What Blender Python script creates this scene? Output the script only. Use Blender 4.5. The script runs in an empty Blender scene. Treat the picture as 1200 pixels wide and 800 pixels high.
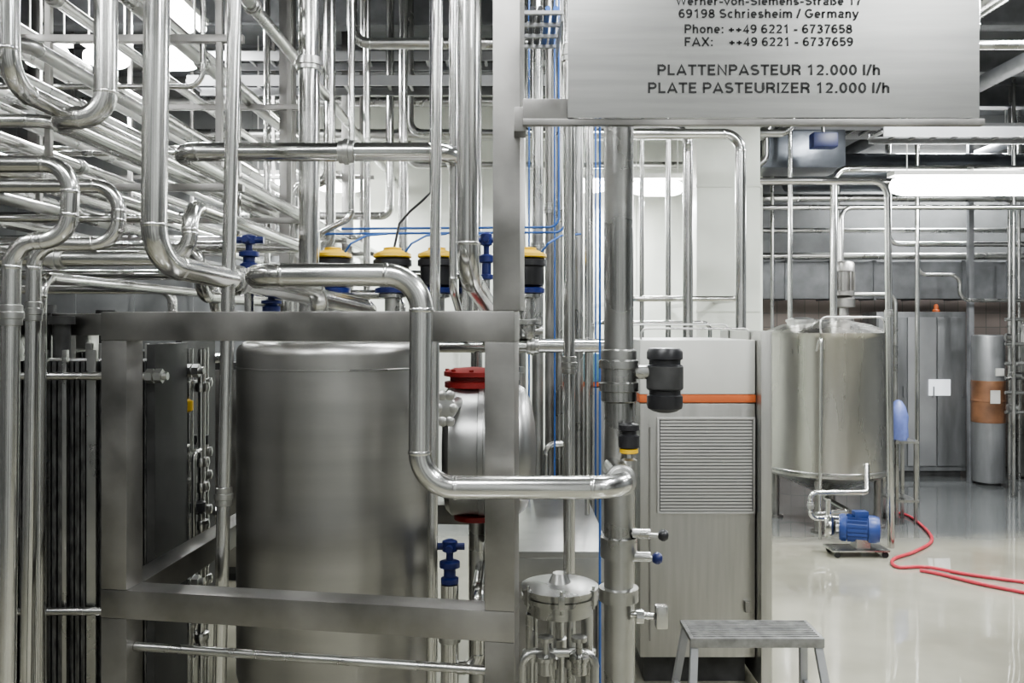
import bpy, bmesh, math, random, os
from mathutils import Vector, Matrix
random.seed(4)
sc=bpy.context.scene
COL=sc.collection
CEIL=4.2
def P(u,v,d): return Vector(((u-600)*d/1000.0, d, 1.7-(v-380)*d/1000.0))
def G(u,v,z=0.0):
    d=(1.7-z)*1000.0/(v-380); return Vector(((u-600)*d/1000.0,d,z))
# ---------------- materials
def nodes(name):
    m=bpy.data.materials.new(name); m.use_nodes=True
    nt=m.node_tree; b=nt.nodes['Principled BSDF']; return m,nt,b
def mat(name,col,rough=.5,metal=0.0,noise=0.0,scale=6.0,stretch=(1,1,1),rvar=0.0,bump=0.0,coat=0.0,emit=0.0,spec=None,bd=.01):
    m,nt,b=nodes(name)
    b.inputs['Base Color'].default_value=(*col,1); b.inputs['Roughness'].default_value=rough
    b.inputs['Metallic'].default_value=metal
    if coat: b.inputs['Coat Weight'].default_value=coat
    if spec is not None: b.inputs['Specular IOR Level'].default_value=spec
    if emit:
        b.inputs['Emission Color'].default_value=(*col,1); b.inputs['Emission Strength'].default_value=emit
    if noise or rvar or bump:
        tc=nt.nodes.new('ShaderNodeNewGeometry'); mp=nt.nodes.new('ShaderNodeMapping'); mp.inputs['Scale'].default_value=stretch
        n=nt.nodes.new('ShaderNodeTexNoise'); n.inputs['Scale'].default_value=scale; n.inputs['Detail'].default_value=5
        nt.links.new(tc.outputs['Position'],mp.inputs[0]); nt.links.new(mp.outputs[0],n.inputs['Vector'])
        if noise:
            r=nt.nodes.new('ShaderNodeValToRGB'); r.color_ramp.elements[0].position=.3; r.color_ramp.elements[1].position=.7
            r.color_ramp.elements[0].color=(*[c*(1-noise) for c in col],1); r.color_ramp.elements[1].color=(*[min(1,c*(1+noise)) for c in col],1)
            nt.links.new(n.outputs['Fac'],r.inputs[0]); nt.links.new(r.outputs[0],b.inputs['Base Color'])
        if rvar:
            mr=nt.nodes.new('ShaderNodeMapRange'); mr.inputs['To Min'].default_value=max(.02,rough-rvar); mr.inputs['To Max'].default_value=rough+rvar
            mr.inputs['From Min'].default_value=.3; mr.inputs['From Max'].default_value=.7
            nt.links.new(n.outputs['Fac'],mr.inputs['Value']); nt.links.new(mr.outputs[0],b.inputs['Roughness'])
        if bump:
            bp=nt.nodes.new('ShaderNodeBump'); bp.inputs['Strength'].default_value=bump; bp.inputs['Distance'].default_value=bd
            nt.links.new(n.outputs['Fac'],bp.inputs['Height']); nt.links.new(bp.outputs[0],b.inputs['Normal'])
    return m
STEEL=mat('steel_polished',(.59,.59,.575),.20,1,noise=.12,scale=3,rvar=.06)
STEEL2=mat('steel_pipe_satin',(.45,.45,.438),.30,1,noise=.18,scale=5,rvar=.07)
FRAME=mat('steel_frame_brushed',(.31,.303,.292),.38,1,noise=.22,scale=6,rvar=.1)
BRUSH=mat('steel_sheet_brushed',(.47,.465,.445),.38,1,noise=.08,scale=5,stretch=(8,8,.5),rvar=.04)
TANKM=mat('steel_tank_dull',(.41,.405,.39),.37,1,noise=.08,scale=2.5,stretch=(.6,.6,5),rvar=.03)
DRUMM=mat('steel_drum_grey',(.34,.34,.335),.36,1,noise=.12,scale=3)
TANKL=mat('steel_tank_bright',(.50,.49,.46),.28,1,noise=.12,scale=2,stretch=(3,3,.4),rvar=.05)
SIGN=mat('steel_sign_brushed',(.40,.40,.39),.40,1,noise=.09,scale=3,stretch=(1,1,16))
DARKM=mat('dark_metal',(.06,.06,.06),.5,.4,noise=.4,scale=9,rvar=.1)
PLATE=mat('gasket_plates',(.14,.14,.14),.4,.8,noise=.5,scale=20,stretch=(4,1,1))
BLACK=mat('black_plastic',(.02,.02,.022),.35,0)
INK=mat('black_ink',(.015,.015,.015),.6,0)
RED=mat('red_paint',(.22,.02,.018),.4,0,noise=.15)
HOSE=mat('red_rubber',(.48,.05,.07),.4,0,noise=.1)
BLUE=mat('blue_paint',(.010,.018,.10),.35,0,noise=.15)
BLUEL=mat('blue_air_line',(.035,.10,.30),.4,0)
PUMPB=mat('pump_blue_paint',(.03,.06,.21),.35,0,noise=.15)
YEL=mat('yellow_cap',(.62,.40,.03),.35,0)
ORG=mat('orange_stripe',(.47,.12,.04),.5,0)
WHITE=mat('white_enamel',(.75,.75,.72),.35,0,noise=.04)
HEAD=mat('pale_enamel',(.54,.54,.51),.4,0,noise=.04)
TEAL=mat('teal_panel',(.13,.24,.28),.4,0,noise=.08)
CREAM=mat('cream_cladding',(.61,.63,.57),.5,0,noise=.12,scale=2)
GREYW=mat('grey_wall',(.18,.18,.18),.6,0,noise=.2,scale=2)
CORR=mat('corrugated_grey',(.24,.25,.255),.45,.3,noise=.2,scale=2,stretch=(3,3,.5))
DARKW=mat('dark_wall_panel',(.17,.175,.175),.5,0,noise=.4,scale=1.5)
LGREY=mat('light_grey_panel',(.34,.345,.35),.4,.4,noise=.15,scale=2)
DULLG=mat('dull_grey_panel',(.25,.255,.26),.4,.5,noise=.3,scale=2,stretch=(3,3,.6))
TABLE=mat('table_steel',(.36,.36,.35),.3,.9,noise=.15,scale=6)
STOOLT=mat('worn_grating',(.27,.27,.265),.45,.6,noise=.3,scale=20)
CEILM=mat('ceiling_grey',(.15,.155,.16),.5,0,noise=.3,scale=1.5)
BEAM=mat('beam_grey',(.21,.215,.225),.5,.3,noise=.2)
DUCT=mat('duct_dark_glossy',(.13,.14,.155),.28,.8,noise=.4,scale=2,bump=.35,bd=.03)
BROWN=mat('brown_band',(.17,.085,.045),.5,0,noise=.45,scale=5)
LAMP=mat('lamp_tube',(1,.995,.98),.4,0,emit=9)
GLOW=mat('lamp_glow',(1,1,.98),.4,0,emit=16)  # emissive shell standing in for the bloom around the tubes
def brick_mat():
    m,nt,b=nodes('tiled_rear_wall')
    g=nt.nodes.new('ShaderNodeNewGeometry'); s=nt.nodes.new('ShaderNodeSeparateXYZ'); c=nt.nodes.new('ShaderNodeCombineXYZ')
    nt.links.new(g.outputs['Position'],s.inputs[0]); nt.links.new(s.outputs['X'],c.inputs['X']); nt.links.new(s.outputs['Z'],c.inputs['Y'])
    br=nt.nodes.new('ShaderNodeTexBrick'); br.inputs['Scale'].default_value=2.4; br.offset=0.0
    br.inputs['Color1'].default_value=(.31,.26,.235,1); br.inputs['Color2'].default_value=(.25,.215,.20,1); br.inputs['Mortar'].default_value=(.17,.16,.15,1)
    br.inputs['Brick Width'].default_value=.4; br.inputs['Row Height'].default_value=.4; br.inputs['Mortar Size'].default_value=.012
    nt.links.new(c.outputs[0],br.inputs['Vector']); nt.links.new(br.outputs['Color'],b.inputs['Base Color']); b.inputs['Roughness'].default_value=.35
    return m
TILE=brick_mat()
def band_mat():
    m,nt,b=nodes('reflection_stripes')  # stripes invented to put vertical streak reflections into the steel
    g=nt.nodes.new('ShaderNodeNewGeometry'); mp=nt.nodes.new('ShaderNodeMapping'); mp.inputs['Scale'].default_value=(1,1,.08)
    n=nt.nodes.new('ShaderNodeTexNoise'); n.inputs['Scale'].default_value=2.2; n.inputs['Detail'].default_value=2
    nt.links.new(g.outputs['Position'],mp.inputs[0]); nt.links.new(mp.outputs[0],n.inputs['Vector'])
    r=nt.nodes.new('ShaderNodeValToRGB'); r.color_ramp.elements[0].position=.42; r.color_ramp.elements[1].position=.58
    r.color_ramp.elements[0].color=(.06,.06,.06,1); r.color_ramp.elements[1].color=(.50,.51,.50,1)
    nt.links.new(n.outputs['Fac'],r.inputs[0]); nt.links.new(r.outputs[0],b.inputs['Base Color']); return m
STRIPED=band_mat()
def floor_mat():
    m,nt,b=nodes('wet_epoxy_floor')
    g=nt.nodes.new('ShaderNodeNewGeometry')
    n=nt.nodes.new('ShaderNodeTexNoise'); n.inputs['Scale'].default_value=.9; n.inputs['Detail'].default_value=4; n.inputs['Roughness'].default_value=.5
    nt.links.new(g.outputs['Position'],n.inputs['Vector'])
    r=nt.nodes.new('ShaderNodeValToRGB'); r.color_ramp.elements[0].position=.36; r.color_ramp.elements[1].position=.64
    r.color_ramp.elements[0].color=(.24,.23,.185,1); r.color_ramp.elements[1].color=(.38,.37,.30,1)
    nt.links.new(n.outputs['Fac'],r.inputs[0])
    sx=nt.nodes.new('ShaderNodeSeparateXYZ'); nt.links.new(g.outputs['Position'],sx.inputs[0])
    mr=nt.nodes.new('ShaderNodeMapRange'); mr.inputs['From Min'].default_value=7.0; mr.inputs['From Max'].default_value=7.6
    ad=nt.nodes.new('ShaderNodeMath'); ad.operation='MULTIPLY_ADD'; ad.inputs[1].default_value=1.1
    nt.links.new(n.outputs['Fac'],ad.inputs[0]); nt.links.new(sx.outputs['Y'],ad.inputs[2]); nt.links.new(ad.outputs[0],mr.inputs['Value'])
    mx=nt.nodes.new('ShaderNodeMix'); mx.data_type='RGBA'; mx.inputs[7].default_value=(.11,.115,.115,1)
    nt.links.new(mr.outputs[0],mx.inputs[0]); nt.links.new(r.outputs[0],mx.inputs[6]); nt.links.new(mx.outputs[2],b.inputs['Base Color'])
    n2=nt.nodes.new('ShaderNodeTexNoise'); n2.inputs['Scale'].default_value=1.4; n2.inputs['Detail'].default_value=2
    nt.links.new(g.outputs['Position'],n2.inputs['Vector'])
    m2=nt.nodes.new('ShaderNodeMapRange'); m2.inputs['From Min'].default_value=.48; m2.inputs['From Max'].default_value=.62
    m2.inputs['To Min'].default_value=.02; m2.inputs['To Max'].default_value=.13
    nt.links.new(n2.outputs['Fac'],m2.inputs['Value']); nt.links.new(m2.outputs[0],b.inputs['Roughness'])
    b.inputs['IOR'].default_value=2.0
    n3=nt.nodes.new('ShaderNodeTexNoise'); n3.inputs['Scale'].default_value=3.0; n3.inputs['Detail'].default_value=1
    nt.links.new(g.outputs['Position'],n3.inputs['Vector'])
    bp=nt.nodes.new('ShaderNodeBump'); bp.inputs['Strength'].default_value=.15; bp.inputs['Distance'].default_value=.01
    nt.links.new(n3.outputs['Fac'],bp.inputs['Height']); nt.links.new(bp.outputs[0],b.inputs['Normal'])
    return m
FLOOR=floor_mat()
# ---------------- mesh accumulator
WL={}
def wl(o): return WL.get(o.name,Vector((0,0,0)))
class M:
    def __init__(s): s.v=[]; s.f=[]
    def add(s,v,f):
        o=len(s.v); s.v+= [Vector(x) for x in v]; s.f+=[tuple(i+o for i in q) for q in f]; return s
    def box(s,c,size,R=None,bevel=0.0):
        bm=bmesh.new(); bmesh.ops.create_cube(bm,size=1)
        for v in bm.verts: v.co=Vector((v.co.x*size[0],v.co.y*size[1],v.co.z*size[2]))
        if bevel: bmesh.ops.bevel(bm,geom=list(bm.edges),offset=bevel,segments=2,affect='EDGES',profile=.7)
        vs=[]
        bm.verts.index_update()
        for v in bm.verts:
            q=v.co.copy()
            if R is not None: q=R@q
            vs.append(q+Vector(c))
        s.add(vs,[[v.index for v in f.verts] for f in bm.faces]); bm.free(); return s
    def beam(s,p0,p1,w,h,bevel=.004,side=None):
        p0=Vector(p0);p1=Vector(p1); d=p1-p0; L=d.length; x=d.normalized()
        up=Vector((0,0,1)) if abs(x.z)<.9 else (Vector(side) if side else Vector((0,1,0)))
        y=up.cross(x).normalized(); z=x.cross(y).normalized()
        R=Matrix((x,y,z)).transposed()
        return s.box((p0+p1)/2,(L,w,h),R,bevel)
    def lathe(s,prof,o,axis=(0,0,1),n=32,cap=True):
        a=Vector(axis).normalized(); t=Vector((1,0,0)) if abs(a.x)<.9 else Vector((0,1,0))
        x=a.cross(t).normalized(); y=a.cross(x); o=Vector(o)
        vs=[];fs=[]
        for r,h in prof:
            for i in range(n):
                th=2*math.pi*i/n
                vs.append(o+a*h+(x*math.cos(th)+y*math.sin(th))*max(r,1e-4))
        for k in range(len(prof)-1):
            for i in range(n):
                j=(i+1)%n; fs.append((k*n+i,k*n+j,(k+1)*n+j,(k+1)*n+i))
        if cap:
            fs.append(tuple(range(n-1,-1,-1))); b=(len(prof)-1)*n; fs.append(tuple(b+i for i in range(n)))
        return s.add(vs,fs)
    def cyl(s,p0,p1,r,r1=None,n=24,ch=0.0):
        p0=Vector(p0);p1=Vector(p1);d=p1-p0;L=d.length; r1=r if r1 is None else r1
        if ch: pr=[(r-ch,0),(r,ch),(r1,L-ch),(r1-ch,L)]
        else: pr=[(r,0),(r1,L)]
        return s.lathe(pr,p0,d,n)
    def tube(s,pts,r,bend=.06,n=18,rings=True):
        pts=[Vector(p) for p in pts]; path=[pts[0]]; marks=[]
        for i in range(1,len(pts)-1):
            a,b,c=pts[i-1],pts[i],pts[i+1]; d0=(b-a).normalized(); d1=(c-b).normalized(); ang=d0.angle(d1)
            if ang<.05: path.append(b); continue
            t=bend*math.tan(ang/2); t=min(t,(b-a).length*.48,(c-b).length*.48); R=t/math.tan(ang/2)
            s0=b-d0*t; nrm=(d1-d0*d0.dot(d1)).normalized(); cen=s0+nrm*R
            k=max(3,int(ang/.16))
            marks.append((s0,d0)); marks.append((b+d1*t,d1))
            for j in range(k+1):
                th=ang*j/k; path.append(cen-nrm*R*math.cos(th)+d0*R*math.sin(th))
        path.append(pts[-1])
        s.sweep(path,r,n)
        if rings:
            for p,d in marks: s.lathe([(r*.98,-.006),(r*1.05,-.003),(r*1.05,.003),(r*.98,.006)],p,d,n)
        return s
    def sweep(s,path,r,n=14):
        vs=[];fs=[]; prev=None
        for i,p in enumerate(path):
            if i==0: t=path[1]-path[0]
            elif i==len(path)-1: t=path[-1]-path[-2]
            else: t=path[i+1]-path[i-1]
            t.normalize()
            if prev is None:
                q=Vector((0,0,1)) if abs(t.z)<.9 else Vector((1,0,0)); x=q.cross(t).normalized()
            else: x=(prev-t*prev.dot(t)).normalized()
            prev=x; y=t.cross(x)
            for k in range(n):
                th=2*math.pi*k/n; vs.append(p+(x*math.cos(th)+y*math.sin(th))*r)
        for i in range(len(path)-1):
            for k in range(n):
                j=(k+1)%n; fs.append((i*n+k,i*n+j,(i+1)*n+j,(i+1)*n+k))
        fs.append(tuple(range(n-1,-1,-1))); b=(len(path)-1)*n; fs.append(tuple(b+i for i in range(n)))
        return s.add(vs,fs)
    def make(s,name,material,parent=None,label=None,category=None,group=None,kind=None,origin=None,flat=False):
        me=bpy.data.meshes.new(name)
        xs=[v.x for v in s.v];ys=[v.y for v in s.v];zs=[v.z for v in s.v]
        o=Vector(((min(xs)+max(xs))/2,(min(ys)+max(ys))/2,min(zs))) if origin is None else Vector(origin)
        me.from_pydata([tuple(v-o) for v in s.v],[],s.f); me.update()
        if not flat:
            bm=bmesh.new(); bm.from_mesh(me); bmesh.ops.recalc_face_normals(bm,faces=bm.faces); bm.to_mesh(me); bm.free()
            for p in me.polygons: p.use_smooth=True
            me.set_sharp_from_angle(angle=math.radians(38))
        me.materials.append(material)
        ob=bpy.data.objects.new(name,me); COL.objects.link(ob)
        if parent: ob.parent=parent; ob.location=o-wl(parent)
        else: ob.location=o
        WL[ob.name]=o
        tag(ob,label,category,group,kind); return ob
def tag(ob,label=None,category=None,group=None,kind=None):
    if label: ob['label']=label
    if category: ob['category']=category
    if group: ob['group']=group
    if kind: ob['kind']=kind
def thing(name,loc,label,category,group=None):
    e=bpy.data.objects.new(name,None); e.empty_display_size=.1; COL.objects.link(e); e.location=loc; WL[e.name]=Vector(loc)
    tag(e,label,category,group); return e
def dup(root,offset,label=None):
    offset=Vector(offset)
    def rec(o,par):
        kids=list(o.children)
        c=o.copy(); COL.objects.link(c)
        if par is None: c.location=o.location+offset
        else: c.parent=par
        WL[c.name]=wl(o)+offset
        for ch in kids: rec(ch,c)
        return c
    r=rec(root,None)
    if label: r['label']=label
    return r
# ---------------- structure
def struct(m,name,material): return m.make(name,material,kind='structure')
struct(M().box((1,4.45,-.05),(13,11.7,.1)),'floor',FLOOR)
struct(M().box((1,4.45,CEIL+.05),(13,11.7,.1)),'ceiling',CEILM)
struct(M().box((-5.45,4.45,CEIL/2),(.1,11.7,CEIL)),'wall_left',GREYW)
struct(M().box((7.45,4.45,CEIL/2),(.1,11.7,CEIL)),'wall_right',CORR)
struct(M().box((1,-1.35,CEIL/2),(12.8,.1,CEIL)),'wall_front',STRIPED)  # unseen wall behind the camera, striped for its reflections in the pipes
w=M(); w.box((.27,8.05,CEIL/2),(4.16,.1,CEIL))
for i in range(8): w.box((-1.6+i*.55,7.995,CEIL/2),(.02,.012,CEIL-.02))
struct(w,'wall_back',CREAM)
w=M(); w.box((-3.61,8.05,CEIL/2),(3.58,.1,CEIL))
for i in range(7): w.box((-5.2+i*.55,7.995,CEIL/2),(.03,.02,CEIL-.02))
struct(w,'wall_back_side',DARKW)
struct(M().box((2.3,9.1,CEIL/2),(.1,2.0,CEIL)),'wall_return',CREAM)
struct(M().box((4.9,10.25,1.2),(5.1,.1,2.4)),'wall_rear',TILE)
struct(M().box((4.9,10.25,3.3),(5.1,.1,1.8)),'wall_rear_upper',DARKW)
w=M(); w.box((1.56,6.35,CEIL/2),(.46,.4,CEIL),bevel=.01)
for z in (.9,1.8,2.7,3.6): w.box((1.56,6.35,z),(.468,.408,.02))
struct(w,'trim_1',CREAM)
for i,y in enumerate((2.9,4.1,5.3,6.5,7.7,8.9)):
    x0,x1=(-5.4,7.4) if y<8 else (2.36,7.4)
    b=M(); b.box(((x0+x1)/2,y,CEIL-.01),(x1-x0,.14,.02)); b.box(((x0+x1)/2,y,CEIL-.12),(x1-x0,.015,.22)); b.box(((x0+x1)/2,y,CEIL-.235),(x1-x0,.14,.02))
    b.make('ceiling_beam',BEAM,label='grey steel I-beam running under the ceiling',category='beam',group='ceiling beams')
# ---------------- pipes
def pipe(pts,r,bend=.07,label='polished stainless steel process pipe',m=STEEL,unions=(),group=None,n=18,name='steel_pipe'):
    pts=[Vector(p) for p in pts]
    o=M().tube(pts,r,bend,n).make(name,m,label=label,category='pipe',group=group)
    for k,(i,t) in enumerate(unions):
        a,b=pts[i],pts[i+1]; p=a.lerp(b,t); d=(b-a).normalized()
        M().lathe([(r*1.02,-.028),(r*1.22,-.026),(r*1.22,-.010),(r*1.38,-.008),(r*1.38,.008),(r*1.22,.010),(r*1.22,.026),(r*1.02,.028)],p,d,20).make('pipe_union',STEEL2,parent=o)
    return o
def top(u,d,z=CEIL,v=0): 
    q=P(u,v,d); return Vector((q.x,d,z))
def X(u,d): return (u-600)*d/1000.0
def Z(v,d): return 1.7-(v-380)*d/1000.0
def offs(p,dx=0,dy=0,dz=0): return Vector(p)+Vector((dx,dy,dz))
TOPZ=1.648
a=P(290,322,2.08)
pipe([(a.x,2.86,TOPZ),(a.x,2.86,a.z),a,P(494,322,2.08),P(492,571,2.08),P(734,571,2.08),offs(P(734,571,2.08),dy=.285)],.0285,.085,
     'bright stainless pipe bending down in front of the frame',unions=[(5,.35)])
a=P(207,178,2.9); b=P(529,178,2.9)
pipe([(a.x,7.98,a.z),a,b,offs(b,dy=.9),(b.x,3.8,1.63)],.032,.075,'thick stainless pipe running level above the tank',unions=[(1,.62)])
pipe([top(548,2.5),P(548,322,2.5),P(600,402,3.78)],.032,.11,'thick vertical stainless pipe bending toward the valve manifold',unions=[(0,.62)])
a=P(180,308,2.3)
pipe([P(193,-707,2.3),a,P(430,360,3.5),(P(430,360,3.5).x,3.78,1.64)],.034,.11,'thick stainless pipe dropping from ceiling and turning toward valves',unions=[(1,.3)])
pipe([P(288,-581,2.6),P(252,1033,2.6)],.0205,.05,'vertical stainless pipe standing in front of the tank',unions=[(0,.72)])
a=P(361,0,3.6)
pipe([(a.x,3.62,CEIL),(a.x,3.62,1.66),(a.x+.02,3.8,1.62)],.044,.06,'thick vertical stainless pipe behind the tank',unions=[(0,.55)])
pipe([P(518,-528,2.66),P(503,1019,2.66)],.0165,.05,'slim vertical stainless pipe beside the tank')
pipe([top(531,3.0),P(531,340,3.0),(P(531,0,3).x,3.77,1.66)],.014,.05,'thin vertical stainless pipe behind the frame')
pipe([top(558,4.6),(X(558,4.6),4.6,0)],.03,.05,'vertical stainless pipe behind the valves')
pipe([top(667,2.7),(X(667,2.7),2.7,.915)],.0185,.05,'vertical stainless pipe rising from the valve block',unions=[(0,.5),(0,.8)])
pipe([top(688,3.9),(X(688,3.9),3.9,.82)],.012,.05,'thin vertical stainless pipe above the table')
pipe([top(655,4.6),(X(655,4.6),4.6,.02)],.022,.05,'vertical stainless process pipe behind the table',m=STEEL2)
pipe([top(630,4.45),(X(630,4.45),4.45,0)],.03,.05,'vertical satin steel riser behind the table',m=STEEL2,unions=[(0,.5)])
pipe([top(612,4.9),(X(612,4.9),4.9,0)],.022,.05,'vertical satin steel riser behind the table',m=STEEL2)
pipe([top(644,4.5),(X(644,4.5),4.5,0)],.024,.05,'vertical satin steel riser behind the table',m=FRAME,unions=[(0,.45)])
pipe([top(678,4.55),(X(678,4.55),4.55,0)],.026,.05,'vertical satin steel riser behind the table',m=STEEL2)
pipe([(X(668,4.35),4.35,CEIL),(X(668,4.35),4.35,Z(520,4.35)),(X(640,4.35),4.35,Z(520,4.35)),(X(640,4.35),4.35,0)],.016,.05,'stainless pipe with offset behind the table')
pipe([top(691,4.7),(X(691,4.7),4.7,0)],.02,.05,'vertical satin steel riser behind the table',m=STEEL2,unions=[(0,.6)])
for u,dd in ((703,3.1),(698,4.4),(650,4.3),(620,4.3)):
    pipe([top(u,dd),(X(u,dd),dd,.02)],.0045,.03,'thin blue compressed-air line',m=BLUEL,name='air_line',group='air lines')
pipe([top(590,3.4),(X(594,3.4),3.4,2.0),(X(594,3.4),3.78,1.64)],.018,.05,'slim vertical stainless pipe behind the post')
# hanging loops
pipe([(.1,5.2,CEIL),(.1,5.2,Z(150,5.2)),P(806,150,5.2),(X(806,5.2),5.2,0)],.031,.1,'stainless pipe loop dropping behind the cabinet',group='pipe loops',unions=[(1,.3)])
pipe([(.02,5.0,CEIL),(.02,5.0,Z(157,5.0)),P(868,157,5.0),(X(868,5.0),5.0,0)],.031,.1,'stainless pipe loop dropping behind the cabinet',group='pipe loops',unions=[(1,.3)])
pipe([(.75,7.98,Z(350,5.45)),(.75,5.45,Z(350,5.45)),P(868,350,5.45),(X(868,5.45),7.98,Z(350,5.45))],.018,.05,'level stainless pipe across the cream wall')
pipe([(.6,7.98,Z(378,5.8)),(.6,5.8,Z(378,5.8)),P(832,378,5.8),(X(832,5.8),5.8,0)],.014,.05,'level stainless pipe across the cream wall')
pipe([top(783,5.9),(X(783,5.9),5.9,0)],.02,.05,'vertical stainless pipe by the cream wall')
pipe([top(752,5.7),(X(752,5.7),5.7,0)],.016,.05,'vertical stainless pipe by the cream wall')
# left edge
d=2.25
pipe([(-3.0,d,CEIL),(-3.0,d,Z(192,d)),P(84,192,d),P(80,280,d),P(14,284,d),P(4,1135,d)],.023,.07,'stainless pipe with double bend dropping to the floor',unions=[(4,.1)])
d=2.45
pipe([(-3.0,d,CEIL),(-3.0,d,Z(218,d)),P(140,218,d),P(138,286,d),P(40,286,d),P(28,1073,d)],.02,.07,'stainless pipe with double bend dropping to the floor',unions=[(4,.1)])
d=2.75
pipe([(-3.2,d,CEIL),(-3.2,d,Z(303,d)),P(223,303,d),P(222,240,d),(X(222,d),7.98,Z(240,d))],.026,.08,'stainless pipe turning up and back into the rack',unions=[(1,.8)])
pipe([top(124,2.6),P(124,138,2.6),P(62,138,2.6),(X(62,2.6),7.98,Z(138,2.6))],.034,.1,'thick stainless pipe with wide elbow',unions=[(0,.7)])
pipe([top(10,2.35),P(10,100,2.35),(X(10,2.35),7.98,Z(100,2.35))],.028,.1,'thick stainless pipe descending into the rack')
pipe([P(44,1010,2.7),P(47,325,2.7),(X(47,2.7),5.2,Z(325,2.7)),(X(47,2.7),5.2,CEIL)],.02,.06,'stainless riser pipe beside the plate heat exchanger')
rack=[(-1.02,2.95,.026),(-1.14,3.1,.020),(-1.42,2.90,.026),(-1.56,3.02,.022),(-1.66,2.66,.026),(-1.80,2.98,.024),(-1.84,2.62,.028),(-1.98,2.42,.026),(-2.02,2.82,.026),(-1.62,2.42,.024),
      (-2.22,2.62,.028),(-2.26,2.36,.026),(-2.4,2.8,.03),(-2.46,2.5,.026),(-2.2,3.02,.026),(-2.66,2.62,.026),(-2.7,2.9,.03),(-2.72,2.38,.026),(-2.1,2.22,.026),(-2.4,2.18,.026),
      (-2.95,2.75,.03),(-3.0,3.02,.03),(-3.02,2.5,.026),(-3.3,2.85,.03),(-3.35,3.15,.03),(-1.72,2.24,.022),(-1.28,3.25,.018),(-1.7,3.2,.02),(-1.92,2.52,.014),(-2.12,2.74,.014),(-2.55,3.1,.02),(-2.34,2.66,.014)]
for i,(x,z,r) in enumerate(rack):
    if i in (4,9,25,18):
        pts=[(x-.5,2.9+.12*(i%4),CEIL),(x-.5,2.9+.12*(i%4),z),(x,2.9+.12*(i%4),z),(x,7.98,z)]; un=[(2,.2)]
    else: pts=[(x,-1.28,z),(x,7.98,z)]; un=[(0,.5+.03*(i%5))]
    pipe(pts,r,.09,'stainless pipe running back along the overhead rack',m=STEEL if i%2 else STEEL2,group='overhead rack pipes',unions=un)
cross=[(3.95,2.06,-4.2,-1.28,.026),(4.7,2.12,-4.2,-1.0,.028),(5.5,2.02,-4.3,-.7,.03),(6.3,2.5,-4.4,-.9,.03),(3.3,2.11,-3.9,-1.36,.014),(4.3,2.56,-3.9,-1.38,.012),(5.0,2.73,-3.9,-1.15,.014),(5.9,2.3,-4.2,-1.0,.016),(3.7,2.73,-3.9,-1.34,.012)]
for y,z,x0,x1,r in cross:
    pipe([(x0,y,CEIL),(x0,y,z),(x1,y,z),(x1,y,CEIL)],r,.07,'stainless pipe crossing below the overhead rack',m=STEEL,group='cross pipes',unions=[(1,.7)])
for y in (3.5,4.6,5.7,6.8):
    m=M()
    for z in (2.32,2.93): m.beam((-3.55,y,z-.06),(-1.1,y,z-.06),.03,.03,.002)
    for x in (-3.5,-2.55,-1.9,-1.2): m.beam((x,y,2.25),(x,y,CEIL),.025,.025,.002)
    m.make('pipe_hanger',FRAME,label='steel hanger bracket carrying the rack pipes',category='bracket',group='rack hangers')
for x,y,z,dx in ((-1.32,3.62,2.02,.0),(-1.5,4.3,1.95,0),(-1.95,4.9,1.9,0)):
    pipe([(x-1.6,y,CEIL),(x-1.6,y,z),(x,y,z),(x,y,z-.2),(x,7.98,z-.2)],.026,.08,'stainless pipe stepping down beneath the rack',group='stepped pipes')
for y,z,x0,x1,r in [(7.1,3.55,-4,2.2,.04),(7.3,3.32,-4,2.2,.05),(6.7,3.2,-.8,2.2,.03),(6.2,3.45,-.75,1.25,.035),(7.4,3.08,-.9,2.2,.03),(6.9,3.8,-4,2.2,.045),(4.8,3.28,-.9,2.6,.03),(5.5,3.5,-.95,4,.03)]:
    pipe([(x0,y,CEIL),(x0,y,z),(x1,y,z),(x1,y,CEIL)],r,.1,'stainless pipe running across beneath the ceiling',m=STEEL2,group='ceiling cross pipes')
for x,y in [(-1.30,4.95),(-3.6,3.0),(-3.6,4.9),(-1.30,6.75),(-3.6,6.45)]:
    s=M(); s.beam((x,y,0),(x,y,CEIL),.08,.08); s.box((x,y,.01),(.16,.16,.02))
    s.make('rack_support_post',FRAME,label='square steel support post of the pipe rack',category='post',group='rack posts')
def tray(p0,p1,w,label,bl=False):
    e=M(); p0=Vector(p0);p1=Vector(p1); dd=(p1-p0).normalized(); side=Vector((-dd.y,dd.x,0)).normalized()
    for s in (-1,1): e.beam(p0+side*s*w/2,p1+side*s*w/2,.012,.07,0)
    k=int((p1-p0).length/.15)
    for i in range(k+1):
        q=p0+dd*(i*.15); e.beam(q-side*w/2,q+side*w/2,.02,.015,0)
    for h in (.05,.95):
        q=p0.lerp(p1,h); 
        for s in (-1,1): e.cyl(q+side*s*w/2,(q.x+side.x*s*w/2,q.y+side.y*s*w/2,CEIL),.006,n=8)
    o=e.make('cable_tray',LGREY,label=label,category='cable tray',group='cable trays')
    for j in range(5):
        c=side*(-w*.35+j*w*.17)+Vector((0,0,.02))
        M().sweep([p0+c,p0.lerp(p1,.5)+c+Vector((0,0,.004)),p1+c],.012,8).make('cable',BLUEL if (bl and j<2) else BLACK,parent=o)
tray((-2.3,6.55,3.72),(1.2,6.55,3.72),.25,'ceiling cable tray with blue cables',True)
tray((-2.2,5.9,3.35),(2.4,5.9,3.35),.25,'ceiling cable tray with dark cables')
tray((.12,3.7,3.05),(.12,4.2,3.05),.2,'short cable tray with blue cables running back',True)
tray((2.6,8.4,3.6),(7.2,8.4,3.6),.4,'wide ceiling cable tray with dark cables')
tray((2.6,6.1,3.05),(7.2,6.1,3.05),.25,'ceiling cable tray with dark cables')
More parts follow.
